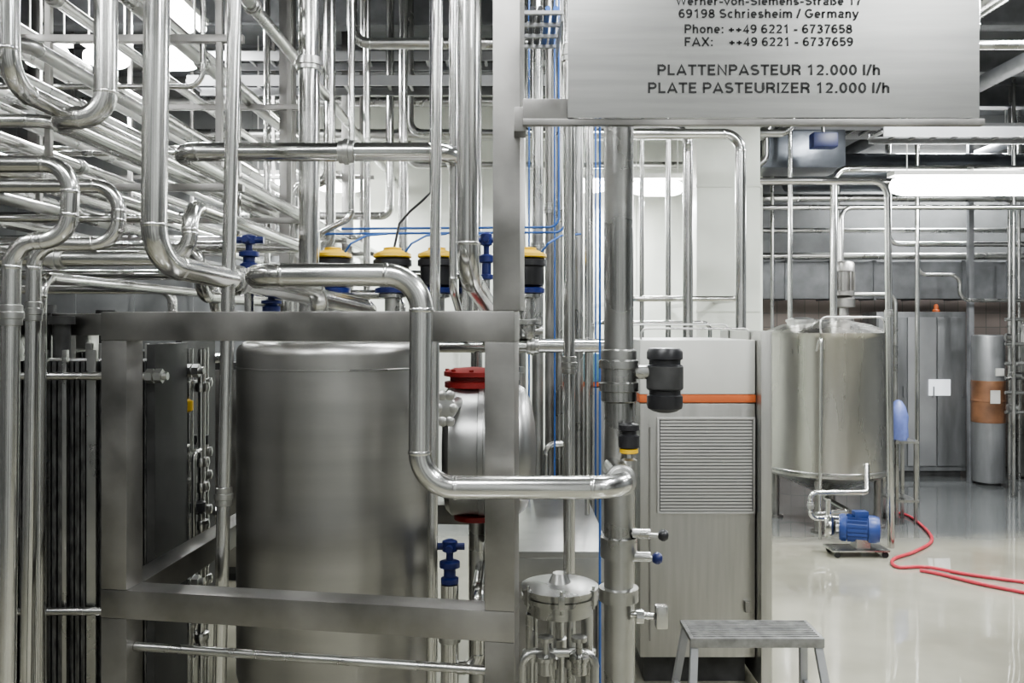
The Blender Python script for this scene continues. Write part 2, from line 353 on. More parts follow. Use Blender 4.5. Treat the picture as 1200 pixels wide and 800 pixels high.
tray((4.6,4.4,3.7),(4.6,6.0,3.7),.3,'ceiling cable tray running back with dark cables')
for x,z,r,mm in ((3.0,3.75,.05,STEEL2),(3.25,3.85,.03,STEEL),(3.7,3.6,.06,BEAM),(4.1,3.78,.04,STEEL2),(5.2,3.6,.05,BEAM),(5.6,3.8,.03,STEEL),(2.7,3.9,.03,STEEL2),(6.1,3.7,.06,STEEL2)):
    pipe([(x,3.2,CEIL),(x,3.2,z),(x,10.18,z)],r,.1,'service pipe running back under the hall ceiling',m=mm,group='hall ceiling pipes')
# ---------------- main frame
FR=Vector((-.026,2.24,0)); FL=Vector((-1.105,2.42,0)); BR=Vector((-.045,3.52,0)); BL=Vector((-1.03,3.60,0))
ex=(FR-FL).normalized(); nyv=Vector((-ex.y,ex.x,0)); Rz=Matrix((ex,nyv,Vector((0,0,1)))).transposed()
fr=thing('tank_stand',(FL+BR)/2,'square-tube stainless steel stand built around the tank','stand')
T=.08
def seg(p,z0,z1,w=T):
    M().box((p.x,p.y,(z0+z1)/2),(w,T*.98,z1-z0),Rz,.004).make('post',FRAME,parent=fr)
def post(p):
    m=M(); m.box((p.x,p.y,.44),(T*.98,T*.98,.88),Rz,.004); m.box((p.x,p.y,.008),(.14,.14,.016),Rz,.002); m.make('post',FRAME,parent=fr)
    seg(p,.96,1.655,T*.98)
for p in (FR,FL,BR,BL): post(p)
seg(FR+ex*.018,1.735,2.95,.072)
def rail(p,q,z,full=True,t=T):
    dd=(q-p).normalized(); e_=T/2 if full else -(T/2+.001)
    a=p-dd*e_; b=q+dd*e_
    M().beam((a.x,a.y,z),(b.x,b.y,z),t,t,.005).make('rail',FRAME,parent=fr)
for z in (1.695,.92):
    rail(FL,FR,z); rail(FL,BL,z,False); rail(BL,BR,z); rail(BR,FR,z,False)
M().cyl((FL.x+.04,FL.y-.006,.79),(FR.x-.04,FR.y+.006,.79),.012,n=14).make('cross_rod',STEEL2,parent=fr)
# ---------------- tank
tc=Vector((-.62,3.06,0))
tk=thing('process_tank',tc,'upright dull stainless steel tank inside the frame','tank')
R=.352; sh=.045
prof=[(.05,.36),(.2,.38),(R-.05,.43),(R-.01,.46),(R,.5),(R,1.02),(R,1.32)]
for i in range(9):
    th=i*math.pi/16; prof.append((R-sh+sh*math.cos(th),1.598+sh*math.sin(th)))
prof+=[(.2,1.646),(.02,1.65)]
M().lathe(prof,tc,n=72).make('tank_body',TANKM,parent=tk)
M().lathe([(R-.001,1.548),(R+.002,1.55),(R+.002,1.554),(R-.001,1.556)],tc,n=72,cap=False).make('weld_band',STEEL2,parent=tk)
for i in range(4):
    th=math.pi/4+i*math.pi/2; q=tc+Vector((math.cos(th),math.sin(th),0))*.27
    m=M(); m.cyl((q.x,q.y,0.02),(q.x,q.y,.46),.025); m.cyl((q.x,q.y,0),(q.x,q.y,.02),.05); m.make('leg',STEEL2,parent=tk)
# ---------------- sign
d=2.1; sg=thing('machine_sign',(.64,d,2.17),'brushed steel information plate with black lettering on a bracket','sign')
x0,x1=.137,1.149; zb=2.208; zt=2.66
M().box(((x0+x1)/2,d,(zb+zt)/2),(x1-x0,.006,zt-zb),bevel=.001).make('sign_plate',SIGN,parent=sg)
m=M(); m.box(((.027+1.165)/2,d+.012,2.199),(1.138,.022,.016),bevel=.002); m.box((.09,d+.012,2.232),(.125,.012,.05),bevel=.002)
m.box((.02,d+.06,2.21),(.03,.08,.06),bevel=.002)
m.make('sign_bracket',FRAME,parent=sg)
def arc(cx,cy,rx,ry,a0,a1,k=10):
    return [(cx+rx*math.cos(math.radians(a0+(a1-a0)*i/k)),cy+ry*math.sin(math.radians(a0+(a1-a0)*i/k))) for i in range(k+1)]
GL={}
def g(ch,w,*st): GL[ch]=(w,st)
h=.09
g('A',.74,[(.06,0),(.37,.93),(.68,0)],[(.17,.28),(.57,.28)])
g('E',.60,[(.56,h),(.1,h),(.1,1-h),(.55,1-h)],[(.1,.51),(.5,.51)])
g('F',.56,[(.1,0),(.1,1-h),(.53,1-h)],[(.1,.5),(.46,.5)])
g('G',.76,arc(.39,.5,.30,.42,45,335,18)+[(.66,.44),(.42,.44)])
g('I',.22,[(.11,0),(.11,1)])
g('L',.55,[(.1,1),(.1,h),(.52,h)])
g('N',.72,[(.1,0),(.1,.96),(.62,.04),(.62,1)])
g('P',.64,[(.1,0),(.1,1-h),(.36,1-h)]+arc(.36,.69,.20,.22,90,-90)+[(.1,.47)])
g('R',.68,[(.1,0),(.1,1-h),(.38,1-h)]+arc(.38,.70,.20,.21,90,-90)+[(.1,.49)],[(.36,.48),(.55,.32),(.59,0)])
g('S',.64,arc(.32,.71,.22,.20,35,270,12)+arc(.32,.29,.24,.20,90,-150,12))
g('T',.60,[(.0,1-h),(.60,1-h)],[(.30,1-h),(.30,0)])
g('U',.72,[(.1,1),(.1,.34)]+arc(.36,.34,.26,.26,180,360)+[(.62,.34),(.62,1)])
g('W',.96,[(.06,1),(.26,.06),(.48,.92),(.70,.06),(.90,1)])
g('X',.66,[(.05,0),(.61,1)],[(.05,1),(.61,0)])
g('Z',.6,[(.04,1-h),(.5,1-h),(.08,h),(.56,h)])
g('a',.56,arc(.27,.48,.18,.18,150,0,8)+[(.45,.5),(.45,.0)],arc(.26,.22,.17,.15,50,320,14))
g('b',.58,[(.1,0),(.1,1)],arc(.30,.36,.19,.28,0,360,20))
g('c',.54,arc(.29,.36,.20,.28,50,310,14))
g('e',.56,[(.1,.36),(.46,.36)]+arc(.28,.36,.19,.28,5,310,18))
g('h',.56,[(.1,0),(.1,1)],[(.1,.4)]+arc(.28,.44,.17,.21,180,0,8)+[(.45,0)])
g('i',.22,[(.11,0),(.11,.70)],[(.11,.84),(.11,1)])
g('l',.22,[(.11,0),(.11,1)])
g('m',.88,[(.1,0),(.1,.72)],[(.1,.45)]+arc(.265,.46,.165,.19,180,0,8)+[(.43,0)],[(.43,.45)]+arc(.605,.46,.165,.19,180,0,8)+[(.77,0)])
g('n',.56,[(.1,0),(.1,.72)],[(.1,.42)]+arc(.28,.45,.17,.20,180,0,8)+[(.45,0)])
g('o',.58,arc(.29,.36,.20,.28,0,360,20))
g('r',.40,[(.1,0),(.1,.72)],[(.1,.42)]+arc(.28,.44,.18,.20,180,75,6))
g('s',.52,arc(.26,.50,.16,.14,35,270,10)+arc(.26,.22,.18,.14,90,-150,10))
g('t',.36,[(.15,.92),(.15,.18)]+arc(.25,.18,.10,.10,180,280,5),[(.02,.64),(.32,.64)])
g('v',.54,[(.05,.72),(.27,.06),(.49,.72)])
g('y',.52,[(.04,.72),(.26,.05)],[(.50,.72),(.24,-.08),(.15,-.2),(.04,-.2)])
g('ß',.6,[(.1,0),(.1,.7)]+arc(.28,.73,.18,.18,180,-60,12)+[(.3,.54)]+arc(.32,.29,.19,.2,80,-120,10))
g('1',.58,[(.12,.74),(.32,.90),(.34,.93),(.34,0)])
g('2',.58,arc(.29,.70,.20,.21,160,-20,10)+[(.42,.48),(.12,h),(.53,h)])
g('3',.58,arc(.28,.71,.18,.19,150,-90,10),arc(.28,.30,.21,.21,90,-150,12))
g('4',.60,[(.41,0),(.41,.92),(.08,.28),(.56,.28)])
g('5',.58,[(.48,1-h),(.15,1-h),(.12,.50)]+arc(.29,.33,.21,.24,130,-150,14))
g('6',.58,arc(.30,.32,.20,.23,0,360,18),arc(.34,.45,.25,.46,60,190,10))
g('7',.58,[(.06,1-h),(.50,1-h),(.30,.45),(.22,0)])
g('8',.58,arc(.29,.71,.17,.19,0,360,18),arc(.29,.29,.21,.21,0,360,18))
g('9',.58,arc(.28,.68,.20,.23,0,360,18),arc(.24,.55,.25,.46,10,-120,10))
g('0',.58,arc(.29,.5,.20,.41,0,360,22))
g('+',.58,[(.05,.38),(.53,.38)],[(.29,.14),(.29,.62)])
g('-',.36,[(.02,.36),(.34,.36)])
g('/',.32,[(.02,-.02),(.30,1.02)])
g('.',.26,[(.13,0),(.13,.18)])
g(':',.26,[(.13,0),(.13,.18)],[(.13,.52),(.13,.70)])
def stroke(m,pts,t,f,y):
    P2=[Vector((p[0],p[1])) for p in pts]; n=len(P2)
    L=[];Rr=[]
    for i in range(n):
        d0=(P2[i]-P2[i-1]).normalized() if i>0 else None
        d1=(P2[i+1]-P2[i]).normalized() if i<n-1 else None
        if d0 is None: d0=d1
        if d1 is None: d1=d0
        n0=Vector((-d0.y,d0.x)); n1=Vector((-d1.y,d1.x)); b=(n0+n1)
        if b.length<.35: b=n0
        b.normalize(); k=min(1.5,1/max(.3,b.dot(n0)))
        L.append(P2[i]+b*t*k/2); Rr.append(P2[i]-b*t*k/2)
    vs=[f(p) for p in L]+[f(p) for p in Rr]
    m.add([(a_,y,b_) for a_,b_ in vs],[(i,i+1,n+i+1,n+i) for i in range(n-1)])
def text(s,ul,ur,vbase,capv,bold=.2):
    dd=d-.0042; adv=[]; x=0; sp=.08
    for ch in s:
        if ch==' ': adv.append((ch,x)); x+=.30; continue
        adv.append((ch,x)); x+=GL[ch][0]+sp
    W=x-sp
    A=P(ul,vbase,dd); B=P(ur,vbase,dd); sx=(B.x-A.x)/W; sz=capv*dd/1000; asp=sx/sz
    m=M()
    for ch,xx in adv:
        if ch==' ': continue
        for st in GL[ch][1]:
            stroke(m,[((px_+xx)*asp,py_) for px_,py_ in st],bold,lambda p:(A.x+p.x*sz,A.z+p.y*sz),dd)
    fs=[]
    for f in m.f:
        a_,b_,c_=m.v[f[0]],m.v[f[1]],m.v[f[2]]
        nn=(b_-a_).cross(c_-a_)
        fs.append(f if nn.y<0 else tuple(reversed(f)))
    m.f=fs
    m.make('lettering',INK,parent=sg,flat=True)
text('Werner-von-Siemens-Straße 17',792,1010,6,10)
text('69198 Schriesheim / Germany',795,1006,21,10.5)
text('Phone: ++49 6221 - 6737658',802,999,39,10.5)
text('FAX:',802,836,54,10.5); text('++49 6221 - 6737659',854,1000,54,10.5)
text('PLATTENPASTEUR 12.000 l/h',770,1032,88,12.5)
text('PLATE PASTEURIZER 12.000 l/h',759,1043,109,12.5)
# ---------------- main pole
px=X(725,2.4); pol=thing('steel_standpipe',(px,2.4,0),'thick vertical stainless standpipe with fittings and ball valves','pipe')
m=M(); m.cyl((px,2.4,0),(px,2.4,CEIL),.0415,n=32); m.lathe([(.042,-.01),(.0445,-.005),(.0445,.005),(.042,.01)],(px,2.4,1.27),n=32); m.make('pipe_body',STEEL2,parent=pol)
m=M(); zc=Z(440,2.4)
m.lathe([(.043,-.075),(.05,-.07),(.05,-.045),(.056,-.042),(.056,-.02),(.05,-.016),(.05,.02),(.056,.022),(.056,.042),(.05,.046),(.05,.07),(.043,.075)],(px,2.4,zc),n=32)
m.cyl((px+.04,2.4,zc+.01),(px+.1,2.4,zc+.01),.02); m.make('coupling',STEEL2,parent=pol)
m=M(); m.lathe([(.042,-.02),(.056,-.018),(.056,.018),(.042,.02)],(px,2.4,Z(695,2.4)),n=24); m.make('flange',STEEL2,parent=pol)
m=M(); m.lathe([(.042,-.03),(.052,-.028),(.052,.028),(.042,.03)],(px,2.4,Z(640,2.4)),n=24); m.make('flange',STEEL2,parent=pol)
q=P(779,478,2.4); m=M(); m.lathe([(.02,-.012),(.034,-.008),(.048,.0),(.05,.01),(.05,.035),(.044,.038),(.044,.05),(.05,.053),(.05,.12),(.044,.123),(.044,.135),(.05,.138),(.05,.158),(.044,.168),(.02,.17)],q,n=32); m.make('pressure_sensor',BLACK,parent=pol)
m=M(); m.lathe([(.0505,.055),(.0515,.056),(.0515,.117),(.0505,.118)],q,n=32,cap=False); m.make('sensor_band',DARKM,parent=pol)
q=P(737,560,2.33)
m=M(); m.cyl((px+.02,2.36,q.z+.02),(q.x,q.y,q.z+.02),.012); m.lathe([(.014,0),(.022,.005),(.022,.05),(.014,.055),(.012,.08)],q); m.make('valve_stem',STEEL2,parent=pol)
M().lathe([(.018,.08),(.028,.085),(.028,.115),(.02,.12),(.02,.128),(.028,.132),(.028,.145),(.015,.15)],q).make('valve_knob',BLACK,parent=pol)
M().lathe([(.022,.068),(.025,.07),(.025,.08),(.022,.082)],q).make('valve_ring',YEL,parent=pol)
for (u,v,mt) in ((777,627,BLACK),(770,654,BLUE)):
    q=P(u,v,2.36); m=M(); m.cyl((px+.03,2.38,q.z),(q.x-.012,q.y,q.z),.006,n=12); m.cyl((px+.035,2.38,q.z),(px+.085,2.375,q.z),.014,n=16); m.make('valve_lever',STEEL2,parent=pol)
    M().lathe([(.004,-.015),(.011,-.012),(.016,-.004),(.017,.003),(.012,.012),(.004,.015)],q,(1,0,0),20).make('lever_ball',mt,parent=pol)
q=P(775,722,2.36); m=M(); m.cyl((px+.03,2.38,q.z),(q.x-.02,q.y,q.z),.01,n=16); m.box(q,(.032,.032,.062),bevel=.004); m.cyl(offs(q,-.05,0,0),offs(q,-.07,0,0),.02); m.make('sampling_valve',STEEL,parent=pol)
# ---------------- valve block
cx=X(656,2.7); vb=thing('valve_block',(cx,2.7,0),'flat flanged stainless valve housing with clamps on tubular legs','valve block')
m=M(); m.lathe([(.08,.79),(.105,.795),(.105,.835),(.122,.838),(.122,.852),(.116,.854),(.116,.860),(.122,.862),(.122,.876),(.10,.88),(.05,.884),(.035,.886),(.022,.915)],(cx,2.7,0),n=48); m.make('block_body',STEEL2,parent=vb)
for i in range(3):
    th=3.7+i*1.0; m=M(); q=Vector((cx+.12*math.cos(th),2.7+.12*math.sin(th),.857)); m.box(q,(.016,.02,.048),Matrix.Rotation(th,3,'Z'),.003); m.cyl(offs(q,0,0,-.035),offs(q,0,0,.035),.005,n=10); m.make('clamp_bolt',STEEL2,parent=vb)
for dx,dy,r in ((-.09,-.03,.019),(-.03,-.09,.014),(.03,-.085,.014),(.085,-.02,.019),(.0,.08,.019)):
    m=M(); m.cyl((cx+dx,2.7+dy,0),(cx+dx,2.7+dy,.796),r); m.lathe([(r,-.01),(r*1.5,-.008),(r*1.5,.02),(r,.022)],(cx+dx,2.7+dy,.66)); m.make('leg',STEEL2,parent=vb)
m=M(); m.tube([(cx-.12,2.6,.45),(cx-.12,2.6,.70),(cx+.10,2.6,.70),(cx+.10,2.6,.45)],.014,.04); m.make('cross_tube',STEEL2,parent=vb)
for dx in (-.05,.05):
    m=M(); m.lathe([(.016,-.05),(.024,-.046),(.024,-.01),(.03,-.006),(.03,.006),(.02,.01),(.01,.012),(.01,.05),(.024,.052),(.024,.064),(.01,.066)],(cx+dx,2.56,.70),n=20); m.make('small_valve',STEEL2,parent=vb)
# ---------------- table
tb=thing('steel_table',(.19,3.78,0),'stainless steel table with flat top','table')
m=M(); m.box((.195,3.76,.815),(.37,.98,.03),bevel=.006); m.box((.195,3.275,.76),(.35,.02,.09),bevel=.003); m.box((.025,3.76,.76),(.015,.93,.08)); m.box((.365,3.76,.76),(.015,.93,.08)); m.make('table_top',TABLE,parent=tb)
for x in (.04,.35):
    for y in (3.32,4.2): 
        m=M(); m.box((x,y,.36),(.04,.04,.72),bevel=.003); m.make('leg',FRAME,parent=tb)
m=M(); m.box((.195,3.76,.45),(.3,.85,.42),bevel=.01); m.make('drawer_unit',FRAME,parent=tb)
# ---------------- pump
c=P(568,525,3.2)
sp=thing('centrifugal_pump',(c.x,c.y,0),'stainless horizontal pump housing with red flanges on a stand','pump')
m=M(); m.lathe([(.02,-.15),(.17,-.148),(.225,-.14),(.245,-.12),(.245,.10),(.24,.13),(.22,.155),(.17,.175),(.10,.188),(.02,.192)],c,(1,0,0),56)
m.lathe([(.246,-.02),(.25,-.018),(.25,.0),(.246,.002)],c,(1,0,0),56); m.make('pump_body',DRUMM,parent=sp)
m=M(); m.lathe([(.08,.225),(.105,.23),(.105,.25),(.085,.254),(.085,.268),(.108,.272),(.108,.288),(.07,.30),(.02,.304)],offs(c,-.045),n=32); 
for i in range(8): m.cyl(offs(c,-.045+.095*math.cos(i*.785),.095*math.sin(i*.785),.285),offs(c,-.045+.095*math.cos(i*.785),.095*math.sin(i*.785),.298),.009,n=6)
m.make('red_flange',RED,parent=sp,label='red painted top flange')
m=M(); m.lathe([(.04,.2),(.05,.205),(.05,.28),(.06,.285),(.06,.305),(.02,.31)],offs(c,.09),n=28); m.make('inlet_collar',STEEL2,parent=sp)
M().lathe([(.06,-.238),(.085,-.243),(.085,-.262),(.05,-.27)],offs(c,-.03),n=32).make('lower_ring',RED,parent=sp,label='red lower ring')
m=M(); m.cyl(offs(c,-.03,0,-.26),(c.x-.03,c.y,.02),.03); m.cyl((c.x-.03,c.y,0),(c.x-.03,c.y,.02),.1); m.make('stand',STEEL2,parent=sp)
q=P(523,478,2.85); m=M()
m.cyl((q.x+.03,3.1,q.z),(q.x,2.84,q.z),.02)
for i in range(6):
    th=i*math.pi/3; m.lathe([(.008,-.012),(.016,-.008),(.018,0),(.016,.008),(.008,.012)],offs(q,.034*math.cos(th)*.7,-.01,.05*math.sin(th)),(0,1,0),16)
m.lathe([(.01,-.02),(.034,-.016),(.038,0),(.034,.014),(.01,.016)],q,(0,1,0),24)
m.make('clamp_nut',STEEL2,parent=sp)
def blue_valve(base,h,label):
    e=thing('hand_valve',base,label,'valve','blue hand valves'); b=Vector(base)
    M().lathe([(.018,0),(.03,.004),(.03,.02),(.02,.025),(.02,h*.35),(.034,h*.38),(.034,h*.5),(.02,h*.54)],b).make('valve_body',BLUE,parent=e)
    m=M(); m.cyl(offs(b,0,0,h*.5),offs(b,0,0,h*.75),.012); 
    m.lathe([(.01,h*.7),(.025,h*.74),(.025,h*.96),(.01,h)],b,n=16)
    m.cyl(offs(b,-.05,0,h*.84),offs(b,.05,0,h*.84),.012,n=12); m.cyl(offs(b,0,-.05,h*.84),offs(b,0,.05,h*.84),.012,n=12)
    m.make('hand_knob',BLUE,parent=e)
    return e
mz=Z(405,3.8)
pipe([(X(361,3.8),3.8,mz),P(737,405,3.8),(X(737,3.8),3.8,0)],.031,.08,'level stainless manifold pipe carrying the valves',unions=[(0,.2),(0,.7)])
def yvalve(u):
    q=P(u,405,3.8); b=Vector((q.x,q.y,mz+.03))
    e=thing('pneumatic_valve',b,'pneumatic valve with black actuator and yellow cap on manifold','valve','yellow capped valves')
    m=M(); m.lathe([(.035,0),(.04,.01),(.04,.06),(.06,.065),(.06,.085),(.035,.09),(.035,.18),(.06,.185),(.06,.2)],b); m.cyl(offs(b,-.07,0,.035),offs(b,.07,0,.035),.022); m.make('valve_body',STEEL2,parent=e)
    m=M(); m.lathe([(.05,.20),(.078,.205),(.078,.225),(.06,.23)],b); m.make('blue_collar',BLUE,parent=e,label='dark blue collar')
    m=M(); m.lathe([(.05,.23),(.072,.24),(.075,.25),(.075,.32),(.086,.325),(.086,.35),(.07,.36)],b); m.make('actuator',BLACK,parent=e)
    m=M(); m.lathe([(.080,.36),(.086,.365),(.084,.378),(.062,.388),(.04,.395),(.04,.405),(.01,.41)],b); m.make('actuator_cap',YEL,parent=e)
    m=M(); m.sweep([offs(b,.05,-.03,.37),offs(b,.09,-.05,.42),offs(b,.15,0,.46),offs(b,.24,.02,.47)],.005,8); m.make('air_hose',BLUEL,parent=e)
    return e
y1=yvalve(390)
for u in (460,512,618): dup(y1,(X(u,3.8)-X(390,3.8),0,0))
blue_valve(tuple(P(292,316,2.9)),.12,'blue hand valve above the stainless pipe')
b2=P(570,328,3.6); blue_valve(tuple(b2),.2,'tall blue hand valve beside the post')
blue_valve(tuple(P(318,366,2.9)),.08,'blue hand valve on top of the tank')
blue_valve(tuple(P(527,684,2.86)),.15,'blue hand valve below the pump')
q=P(292,316,2.9); pipe([(q.x,2.9,TOPZ),(q.x,2.9,q.z)],.016,.02,'short stainless stub under the valve')
q=P(318,366,2.9); pipe([(q.x,2.9,TOPZ),(q.x,2.9,q.z)],.014,.02,'short stainless stub on the tank')
q=P(570,328,3.6); pipe([(q.x,3.6,q.z),(q.x,3.6,1.62),(q.x,3.78,1.61)],.016,.02,'short stainless stub under the valve')
q=P(527,684,2.86); pipe([(q.x,2.86,q.z),(q.x,2.86,0)],.03,.02,'stainless drain pipe below the blue valve',unions=[(0,.2)])
pipe([(X(527,2.86),2.86,.55),(X(560,2.86),2.86,.55),(X(560,2.86),2.86,.8),(X(560,2.86),3.2,.8)],.022,.05,'short stainless branch pipe by the drain')
pipe([(X(300,3.8),3.8,0),P(300,372,3.8),P(560,372,3.8),(X(560,3.8),3.8,0)],.016,.05,'slim level stainless pipe behind the tank top')
pipe([(X(320,3.9),3.9,0),P(320,345,3.9),P(470,345,3.9),(X(470,3.9),3.9,0)],.022,.06,'stainless pipe loop behind the valves')
pipe([(X(338,4.1),4.1,0),P(338,322,4.1),P(560,322,4.1),(X(560,4.1),4.1,0)],.022,.06,'stainless pipe loop behind the valves')
pipe([top(412,4.3),P(412,255,4.3),P(372,275,4.3),(X(372,4.3),4.3,0)],.016,.06,'slim stainless pipe with kink above the valves')
pipe([top(430,5.0),(X(430,5.0),5.0,0)],.02,.06,'slim vertical stainless pipe by the back wall')
pipe([top(385,4.9),P(385,215,4.9),P(345,215,4.9),(X(345,4.9),4.9,0)],.028,.08,'stainless pipe with sideways offset behind the valves')
pipe([P(400,268,4.2),P(655,266,4.2),top(655,4.2)],.006,.05,'blue compressed-air line above the valves',m=BLUEL,name='air_line')
pipe([P(380,274,4.3),P(662,272,4.3),top(662,4.3)],.006,.05,'blue compressed-air line above the valves',m=BLUEL,name='air_line')
m=M(); pts=[P(505,225,3.9),P(495,235,3.9),P(480,248,3.9),P(468,262,3.9),P(462,290,3.85)]
m.sweep([top(505,3.9)]+pts,.006,8); m.make('black_cable',BLACK,label='thin black cable hanging down to the valve',category='cable')
# ---------------- plate heat exchangers
def phe(ox,oy,label,D=.34):
    e=thing('plate_heat_exchanger',(ox,oy,0),label,'heat exchanger','plate heat exchangers')
    L=ox-.28
    m=M(); m.box((L+.03,oy,.93),(.06,D,1.62),bevel=.004); m.make('frame_plate',STEEL2,parent=e,label='dull steel end plate')
    m=M(); m.box((ox+.26,oy,.93),(.03,D-.04,1.4),bevel=.004); m.make('pressure_plate',DARKM,parent=e)
    m=M(); n=44
    for i in range(n):
        x=L+.07+i*.45/n; m.box((x,oy,.92),(.007,D-.08-.012*(i%2),1.30))
    m.make('plate_pack',PLATE,parent=e)
    for dx,w_ in ((.11,.03),(.165,.016),(.235,.016),(.33,.034),(.385,.016),(.45,.02)):
        m=M(); m.box((L+dx,oy-D/2+.03,.93),(w_,.02,1.36),bevel=.003); m.make('spacer_bar',STEEL2,parent=e)
    m=M(); m.box((ox,oy,1.70),(.62,.06,.08),bevel=.004); m.make('carrying_bar',FRAME,parent=e)
    for z in (1.52,.70):
        for y in (-D/2-.005,D/2+.005):
            m=M(); m.cyl((L-.05,oy+y,z),(ox+.33,oy+y,z),.014,n=14)
            for xx in (L-.035,L+.0,ox+.30,ox+.27): m.cyl((xx-.012,oy+y,z),(xx+.012,oy+y,z),.026,n=6)
            m.make('tie_rod',STEEL2,parent=e)
    for dx,hh in ((.12,.16),(.19,.12)):
        m=M(); m.lathe([(.03,0),(.03,hh),(.045,hh),(.045,hh+.03),(.02,hh+.03)],(L+dx,oy-.08,1.58)); m.make('port_stub',DARKM,parent=e)
    for dx in (-.2,.2):
        m=M(); m.box((ox+dx,oy,.06),(.06,D-.04,.12)); m.make('foot',DARKM,parent=e)
    return e
ph=phe(-1.53,3.15,'plate heat exchanger with dark gasketed plates and tie rods')
p2=phe(-1.85,4.3,'second plate heat exchanger standing behind',.5)
dup(phe(-2.7,3.15,'plate heat exchanger beside the first one'),(-.1,1.1,0))
for k,(u,dd,zc) in enumerate(((222,3.55,1.34),(240,3.7,1.18),(236,3.42,.95))):
    q=P(u,0,dd); fc=thing('fitting_column',(q.x,dd,0),'slim stainless fitting column with capped valve','valve column','fitting columns')
    m=M(); m.cyl((q.x,dd,0),(q.x,dd,1.6),.016)
    for z in (.45,.6,.75,.9,1.05,1.15,1.45): m.lathe([(.016,-.02),(.03,-.018),(.034,0),(.03,.018),(.016,.02)],(q.x,dd,z))
    m.tube([(q.x,dd,1.2),(q.x,dd-.08,1.2),(q.x,dd-.08,.6),(q.x,dd,.5)],.01,.03); m.make('column_pipe',STEEL,parent=fc)
    M().lathe([(.018,0),(.03,.008),(.03,.045),(.018,.05)],(q.x,dd-.04,zc)).make('valve_cap',YEL if k<1 else BLACK,parent=fc)
cbn=thing('equipment_cabinet',(-2.7,5.75,0),'long dark metal equipment cabinet behind the heat exchangers','cabinet')
m=M(); m.box((-2.7,5.85,.75),(2.5,.4,1.4),bevel=.01); m.make('cabinet_body',DARKM,parent=cbn)
for i in range(4): 
    m=M(); m.box((-3.6+i*.6,5.64,.75),(.56,.02,1.3),bevel=.004); m.box((-3.38+i*.6,5.62,.8),(.02,.03,.12)); m.make('door',FRAME,parent=cbn)
m=M(); m.box((-2.7,5.85,.03),(2.4,.36,.06)); m.make('plinth',BLACK,parent=cbn)
# ---------------- main cabinet
cb=thing('control_cabinet',(.88,4.35,0),'stainless cabinet with louvred vent and orange stripe','cabinet')
X0,X1,Y0,Y1=.6,1.14,4.0,4.7
m=M(); m.box(((X0+X1)/2,(Y0+Y1)/2,.735),(X1-X0,Y1-Y0,1.19),bevel=.006); m.make('cabinet_body',BRUSH,parent=cb)
m=M(); m.box(((X0+X1)/2,(Y0+Y1)/2,1.352),(X1-X0+.004,Y1-Y0+.004,.036),bevel=.002); m.make('stripe',ORG,parent=cb)
m=M(); m.box(((X0+X1)/2,(Y0+Y1)/2,1.50),(X1-X0,Y1-Y0,.255),bevel=.006); m.make('cabinet_head',HEAD,parent=cb)
m=M(); m.box(((X0+X1)/2,(Y0+Y1)/2+.03,.07),(X1-X0-.06,Y1-Y0-.08,.14)); m.make('plinth',DARKM,parent=cb)
m=M(); m.box((1.17,(Y0+Y1)/2-.04,.85),(.05,Y1-Y0+.08,1.64),bevel=.005); m.make('side_panel',BRUSH,parent=cb)
vx0,vx1=X(771,4),X(883,4); vz0,vz1=Z(600,4),Z(490,4); vc=((vx0+vx1)/2,(vz0+vz1)/2)
m=M(); m.box((vc[0],Y0-.003,vc[1]),(vx1-vx0-.01,.006,vz1-vz0-.01)); m.make('vent_backing',mat('vent_shadow',(.20,.20,.20),.6,.3),parent=cb)
m=M()
for s in (-1,1):
    m.box((vc[0]+s*(vx1-vx0)/2,Y0-.007,vc[1]),(.010,.014,vz1-vz0+.010),bevel=.002); m.box((vc[0],Y0-.007,vc[1]+s*(vz1-vz0)/2),(vx1-vx0,.014,.010),bevel=.002)
n=28; st_=(vz1-vz0-.014)/n
for i in range(n): m.box((vc[0],Y0-.009,vz0+.007+st_*(i+.5)),(vx1-vx0-.02,.008,st_*.66))
m.make('louvre_vent',mat('vent_steel',(.46,.455,.44),.5,.6),parent=cb)
m=M(); m.box((X0+.045,Y0-.006,.72),(.006,.006,1.0)); m.box((1.1,Y0-.012,.38),(.02,.02,.05)); m.make('door_trim',FRAME,parent=cb)
M().tube([(X0+.02,4.1,1.62),(X0+.02,4.1,1.68),(X1,4.1,1.68),(X1,4.1,1.62)],.005,.03).make('guard_rail',STEEL2,parent=cb)
M().tube([(X0+.02,4.5,1.62),(X0+.02,4.5,1.70),(X1,4.5,1.70),(X1,4.5,1.62)],.005,.03).make('guard_rail',STEEL2,parent=cb)
tcab=thing('teal_cabinet',(.48,5.25,0),'grey equipment cabinet with teal head and thin orange stripe','cabinet')
m=M(); m.box((.48,5.3,1.44),(.42,.35,.17),bevel=.005); m.make('cabinet_head',TEAL,parent=tcab)
m=M(); m.box((.48,5.3,1.34),(.424,.354,.025)); m.make('stripe',ORG,parent=tcab)
m=M(); m.box((.48,5.3,.66),(.42,.35,1.32),bevel=.005); m.box((.48,5.12,.7),(.01,.01,1.2)); m.make('cabinet_body',LGREY,parent=tcab)
